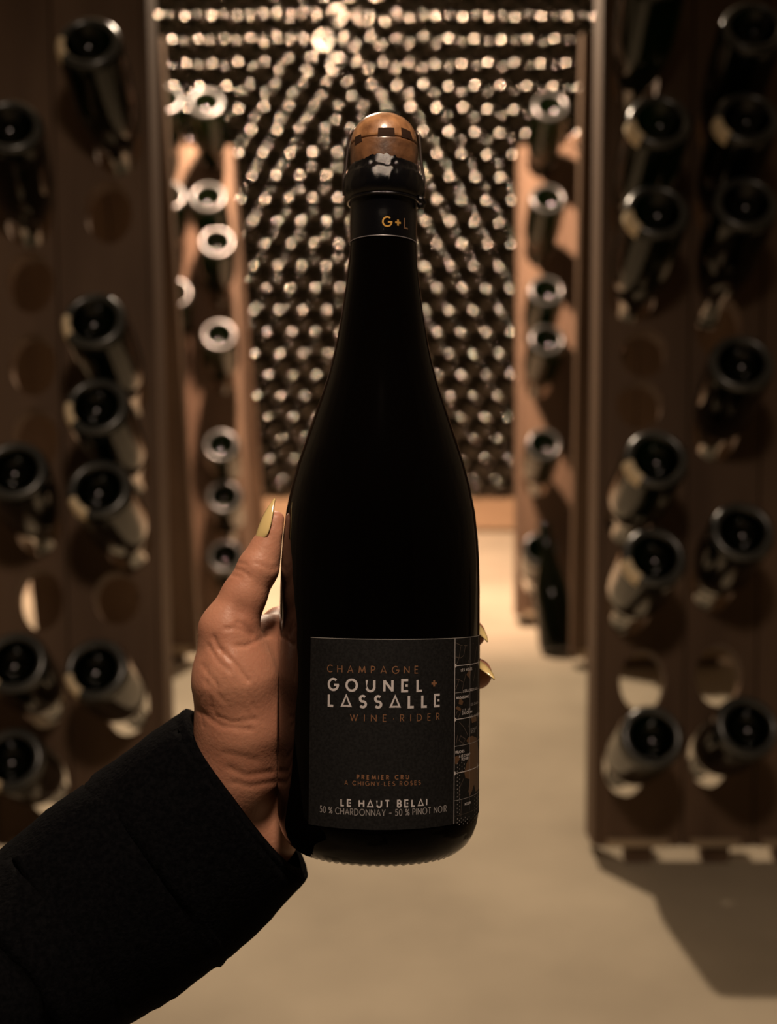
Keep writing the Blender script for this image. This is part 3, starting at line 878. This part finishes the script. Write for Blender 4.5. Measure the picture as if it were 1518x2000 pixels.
GP = np.stack(np.meshgrid(gx, gy, gz, indexing='ij'), -1).astype(np.float32)
def chain(pts, k):
    d = None
    for (a, ra), (b_, rb) in zip(pts, pts[1:]):
        q = sd(GP, K(*a).astype(np.float32), K(*b_).astype(np.float32), ra * mm, rb * mm)
        d = q if d is None else smin(d, q, k * mm)
    return d
palm = chain([((446, 1232, -3), 12.2), ((458, 1325, -2), 17.0), ((470, 1420, 3), 18.5), ((462, 1500, 8), 19), ((420, 1610, 14), 21)], 8)
for pts in ([((560, 1500, 28), 15), ((500, 1620, 24), 19), ((440, 1680, 22), 20)],
            [((500, 1300, 16), 13), ((545, 1420, 22), 15), ((540, 1520, 24), 15)],
            [((480, 1420, 18), 14), ((553, 1240, 36), 10.5)],
            [((500, 1470, 22), 14), ((580, 1315, 46), 10)],
            [((520, 1510, 25), 14), ((596, 1395, 48), 10)],
            [((530, 1540, 25), 14), ((600, 1470, 46), 10)],
            [((462, 1262, 4), 9), ((520, 1240, 20), 8), ((550, 1236, 33), 8.5)]):
    palm = smin(palm, chain(pts, 6), 8 * mm)
thumb = chain([((446, 1232, -3), 12.0), ((476, 1165, -2), 9.6), ((505, 1108, -1), 8.7), ((521, 1070, 0), 6.8), ((533, 1042, 0), 5.3), ((537, 1018, 0), 4.7)], 3)
hand = smin(palm, thumb, 5 * mm)
fingers = [[((553, 1226, 37), 9.8), ((690, 1196, 61), 8.8), ((850, 1212, 54), 7.8), ((921, 1238, 30), 6.6)],
           [((582, 1312, 47), 10), ((720, 1276, 64), 9.2), ((872, 1294, 51), 8.2), ((931, 1316, 26), 7.2)],
           [((598, 1395, 49), 9.8), ((730, 1365, 64), 9), ((840, 1378, 57), 7.8), ((893, 1392, 41), 6.8)],
           [((600, 1470, 48), 9), ((700, 1455, 62), 8), ((780, 1462, 61), 7), ((836, 1470, 54), 6)]]
fd = None
for fpts in fingers:
    q = chain(fpts, 3)
    fd = q if fd is None else smin(fd, q, 1.0 * mm)
hand = smin(hand, fd, 5 * mm)
# the flesh stops at the glass
ax0 = np.array([(AX0 - EYE).dot(c) for c in (CX, CY, CZ)], dtype=np.float32); axd = np.array([AXD.dot(c) for c in (CX, CY, CZ)], dtype=np.float32)
rel = GP - ax0; tt = rel @ axd
rad = np.linalg.norm(rel - tt[..., None] * axd, axis=-1)
pz = sorted((z, r) for r, z in held_prof[8:])
rr = np.interp(tt - tb, [q[0] for q in pz], [q[1] for q in pz]).astype(np.float32)
glass = np.where(tt - tb < 0, 0.01, rad - rr - 0.0004)
hand = np.maximum(hand, -glass)
def surface_nets(D, o, h):
    s = D < 0
    nx, ny, nz = D.shape
    c = np.zeros((nx - 1, ny - 1, nz - 1), dtype=np.int8)
    corners = [(i, j, k) for i in (0, 1) for j in (0, 1) for k in (0, 1)]
    sl = lambda A, q: A[q[0]:q[0] + nx - 1, q[1]:q[1] + ny - 1, q[2]:q[2] + nz - 1]
    for q in corners: c += sl(s, q)
    act = (c > 0) & (c < 8)
    idx = -np.ones(act.shape, dtype=np.int64)
    ijk = np.argwhere(act); idx[act] = np.arange(len(ijk))
    acc = np.zeros((len(ijk), 3)); cnt = np.zeros(len(ijk))
    for q in corners:
        for ax in range(3):
            if q[ax]: continue
            q2 = list(q); q2[ax] = 1
            d1 = D[ijk[:, 0] + q[0], ijk[:, 1] + q[1], ijk[:, 2] + q[2]]; d2 = D[ijk[:, 0] + q2[0], ijk[:, 1] + q2[1], ijk[:, 2] + q2[2]]
            x = (d1 < 0) != (d2 < 0)
            t = np.where(x, d1 / np.where(x, d1 - d2, 1), 0)
            pos = np.tile(np.array(q, float), (len(ijk), 1)); pos[:, ax] += t
            acc[x] += pos[x]; cnt[x] += 1
    V = o + (ijk + acc / cnt[:, None]) * h
    faces = []
    for ax in range(3):
        a = [slice(None)] * 3; b_ = [slice(None)] * 3
        a[ax] = slice(0, -1); b_[ax] = slice(1, None)
        cr = s[tuple(a)] != s[tuple(b_)]
        e = np.argwhere(cr)
        u, w = [(1, 2), (2, 0), (0, 1)][ax]
        e = e[(e[:, u] > 0) & (e[:, w] > 0) & (e[:, u] < D.shape[u] - 1) & (e[:, w] < D.shape[w] - 1)]
        def at(du, dw):
            g = e.copy(); g[:, u] += du; g[:, w] += dw
            return idx[g[:, 0], g[:, 1], g[:, 2]]
        qd = np.stack([at(-1, -1), at(0, -1), at(0, 0), at(-1, 0)], 1)
        inside = s[e[:, 0], e[:, 1], e[:, 2]]
        qd[~inside] = qd[~inside][:, ::-1]
        faces.append(qd)
    return V, np.concatenate(faces)
HV, HF = surface_nets(hand, lo, H0)
HF = HF[(HF >= 0).all(1)]
# vertex normals, light smoothing, then skin creases pressed in along the normal
def vnormals(V, Fq):
    n = np.cross(V[Fq[:, 2]] - V[Fq[:, 0]], V[Fq[:, 3]] - V[Fq[:, 1]])
    N = np.zeros_like(V)
    for k in range(4): np.add.at(N, Fq[:, k], n)
    return N / np.maximum(np.linalg.norm(N, axis=1), 1e-12)[:, None]
for _ in range(2):
    S = np.zeros_like(HV); C_ = np.zeros(len(HV))
    for k in range(4):
        np.add.at(S, HF[:, k], HV[HF[:, (k + 1) % 4]]); np.add.at(C_, HF[:, k], 1)
        np.add.at(S, HF[:, k], HV[HF[:, (k - 1) % 4]]); np.add.at(C_, HF[:, k], 1)
    HV = HV * 0.5 + (S / C_[:, None]) * 0.5
HN = vnormals(HV, HF)
hx = 759 + F * HV[:, 0] / HV[:, 2]; hy = 1000 - F * HV[:, 1] / HV[:, 2]
front = np.clip(-HN[:, 2] * 1.5 + 0.2, 0, 1)
def groove(pts, depth, width):
    d = np.full(len(HV), 1e9)
    for (x1, y1), (x2, y2) in zip(pts, pts[1:]):
        ex, ey = x2 - x1, y2 - y1
        t = np.clip(((hx - x1) * ex + (hy - y1) * ey) / (ex * ex + ey * ey), 0, 1)
        d = np.minimum(d, np.hypot(hx - x1 - t * ex, hy - y1 - t * ey))
    return -depth * mm * np.exp(-(d / width) ** 2) * front
disp = np.zeros(len(HV))
for g_ in (([(418, 1245), (424, 1262), (440, 1278), (462, 1300), (485, 1330)], 0.9, 4), ([(408, 1262), (425, 1290), (450, 1312)], 0.5, 4),
           ([(440, 1228), (460, 1226), (478, 1232), (492, 1246)], 0.6, 4), ([(462, 1262), (480, 1262), (505, 1250), (524, 1240)], 0.8, 4),
           ([(465, 1216), (480, 1222), (494, 1240)], 0.7, 5), ([(425, 1400), (455, 1412), (500, 1405)], 0.5, 4), ([(385, 1385), (430, 1418), (490, 1425)], 0.5, 5),
           ([(448, 1500), (480, 1515), (530, 1508)], 0.4, 6), ([(455, 1528), (490, 1536), (535, 1528)], 0.35, 6), ([(440, 1470), (500, 1485)], 0.25, 7),
           ([(457, 1110), (475, 1116), (490, 1128)], 0.5, 3), ([(452, 1122), (470, 1128)], 0.4, 3), ([(462, 1098), (480, 1102)], 0.4, 3),
           ([(395, 1300), (430, 1345)], 0.35, 5), ([(400, 1330), (440, 1370)], 0.3, 5), ([(500, 1100), (530, 1112), (548, 1104)], 0.35, 5)):
    disp += groove(*g_)
rng = np.random.default_rng(3)
for _ in range(26):                                      # fine radiating lines on the ball of the thumb
    x0, y0 = rng.uniform(392, 500), rng.uniform(1255, 1400)
    an = math.atan2(y0 - 1200, x0 - 470) + rng.uniform(-.3, .3) - 0.5
    l = rng.uniform(15, 45)
    disp += groove([(x0, y0), (x0 + l * math.cos(an), y0 + l * math.sin(an))], rng.uniform(.10, .25), 2.6)
# soft swellings
disp += 1.2 * mm * np.exp(-(((hx - 450) / 22) ** 2 + ((hy - 1290) / 40) ** 2)) * front
disp -= 1.0 * mm * np.exp(-(((hx - 468) / 18) ** 2 + ((hy - 1195) / 22) ** 2)) * front
HV = HV + HN * disp[:, None]
CAMM = np.array([CX, CY, CZ])
HW = HV @ CAMM + np.array(EYE)
PO = P(420, 1610, 0.555)
person = empty('person', PO)
tag(person, 'person reaching in with a left hand around the champagne bottle, black sleeve, yellow pointed nails', 'person')
me = bpy.data.meshes.new('hand')
me.from_pydata((HW - np.array(PO)).tolist(), [], HF.tolist()); me.update()
me.polygons.foreach_set('use_smooth', [True] * len(me.polygons)); me.materials.append(M['skin'])
ho = bpy.data.objects.new('hand', me); col.objects.link(ho); ho.parent = person
recalc(ho)

def cv(x, y, z): return CX * x + CY * y + CZ * z          # camera-axes vector
def nail(base, tip, normal, width, arch, bend, nm):
    """pointed varnished nail: shell between base and tip"""
    d = tip - base; L = d.length; d = d.normalized()
    nrm_ = (normal - d * normal.dot(d)).normalized(); sdv = d.cross(nrm_)
    vs, fs = [], []
    nu, nv = 16, 10
    for lay in (0, 1):
        for i in range(nu + 1):
            s = i / nu
            w = width * (min(1, (0.55 + s * 2.2)) if s < 0.2 else 1.0) * (1 - max(0, (s - 0.30) / 0.70) ** 1.7)
            w = max(w, width * 0.03)
            for j in range(nv + 1):
                t = j / nv * 2 - 1
                h = -arch * t * t * (w / width) - bend * (2 * s - 1) ** 2 - lay * 0.0006
                vs.append(base + d * (s * L + (0.0009 * t * t if i == 0 else 0)) + sdv * (t * w / 2) + nrm_ * h - PO)
    q = (nu + 1) * (nv + 1)
    for i in range(nu):
        for j in range(nv):
            a = i * (nv + 1) + j
            fs.append((a, a + 1, a + nv + 2, a + nv + 1)); fs.append((q + a, q + a + nv + 1, q + a + nv + 2, q + a + 1))
    for i in range(nu):
        for j in (0, nv):
            a = i * (nv + 1) + j; fs.append((a, a + nv + 1, q + a + nv + 1, q + a))
    for j in range(nv):
        for i in (0, nu):
            a = i * (nv + 1) + j; fs.append((a, a + 1, q + a + 1, q + a))
    o = recalc(mesh_obj('nail', vs, fs, M['nail'], person, True))
    o['label'] = nm
    return o
def KW(px, py, w): return P(px, py, 0.5405 + w / 1000.0)
nail(KW(493, 1052, -3.0), KW(531, 971, -1.0), cv(-0.90, 0.36, -0.30), 0.0116, 0.0034, 0.0012, 'pale yellow pointed thumb nail')
nail(KW(929, 1207, 27), KW(957, 1249, 16), cv(0.66, 0.66, -0.30), 0.0098, 0.0022, 0.0012, 'pale yellow pointed index nail')
nail(KW(936, 1283, 25), KW(970, 1322, 11), cv(0.66, 0.66, -0.30), 0.0105, 0.0024, 0.0012, 'pale yellow pointed middle finger nail')

# ---- sleeve: folded cuff and arm
def sleeve_tube(name, stations, parent, seg=72, thick=0.0025, seed=0, rim=True):
    """stations: (upper outline pixel, lower outline pixel, depth centre mm, depth radius mm)"""
    vs, fs = [], []
    rg = np.random.default_rng(seed)
    ph = rg.uniform(0, 6.28, 8)
    rows = []
    cs = []
    for up, dn, w, rw in stations:
        z = 0.5405 + w / 1000
        a, b_ = P(*up, z), P(*dn, z)
        cs.append(((a + b_) / 2, (a - b_) / 2, rw / 1000))
    n = len(cs)
    for lay in (0, 1):
        for i, (c, e, rw) in enumerate(cs):
            t = (cs[min(i + 1, n - 1)][0] - cs[max(i - 1, 0)][0]).normalized()
            e2 = e.normalized(); dz = e2.cross(t).normalized()
            if dz.dot(CZ) < 0: dz = -dz
            k = 1 - lay * thick / e.length
            for s in range(seg):
                an = 2 * math.pi * s / seg
                wr = 1 + 0.006 * math.sin(3 * an + i * 0.7 + ph[0]) + 0.004 * math.sin(7 * an - i * 0.5 + ph[1]) + 0.0025 * rg.standard_normal()
                vs.append(c + e * (math.cos(an) * k * wr) + dz * (rw * (1 - lay * thick / rw) * math.sin(an) * wr) - PO)
    q = n * seg
    for i in range(n - 1):
        for s in range(seg):
            j = (s + 1) % seg
            fs.append((i * seg + s, i * seg + j, i * seg + seg + j, i * seg + seg + s))
            fs.append((q + i * seg + s, q + i * seg + seg + s, q + i * seg + seg + j, q + i * seg + j))
    for i in (0, n - 1):
        for s in range(seg):
            j = (s + 1) % seg
            fs.append((i * seg + s, q + i * seg + s, q + i * seg + j, i * seg + j))
    return recalc(mesh_obj(name, vs, fs, M['wool'], parent, True))
def lerp(a, b_, t): return tuple(x + (y - x) * t for x, y in zip(a, b_))
def stations(keys, n):
    out = []
    for k1, k2 in zip(keys, keys[1:]):
        for i in range(n):
            t = i / n
            out.append((lerp(k1[0], k2[0], t), lerp(k1[1], k2[1], t), k1[2] + (k2[2] - k1[2]) * t, k1[3] + (k2[3] - k1[3]) * t))
    out.append(keys[-1])
    return out
arm = sleeve_tube('sleeve', stations([((186, 1522), (450, 1862), 6, 36), ((160, 1534), (424, 1884), 4, 37), ((90, 1582), (345, 1942), 0, 39), ((0, 1660), (252, 2000), -6, 41), ((-150, 1790), (90, 2110), -30, 43), ((-420, 2010), (-150, 2330), -90, 46)], 6), person, seed=2)
arm['label'] = 'black wool coat sleeve'
cuff = sleeve_tube('cuff', stations([((370, 1390), (592, 1700), 15, 29), ((361, 1386), (602, 1712), 15, 33), ((340, 1400), (588, 1730), 15, 35), ((270, 1450), (530, 1792), 12, 37), ((190, 1508), (452, 1866), 8, 38.5), ((172, 1522), (436, 1880), 7, 38), ((170, 1528), (434, 1876), 7, 36)], 5), arm, seed=5)
cuff['label'] = 'turned-back black wool cuff'
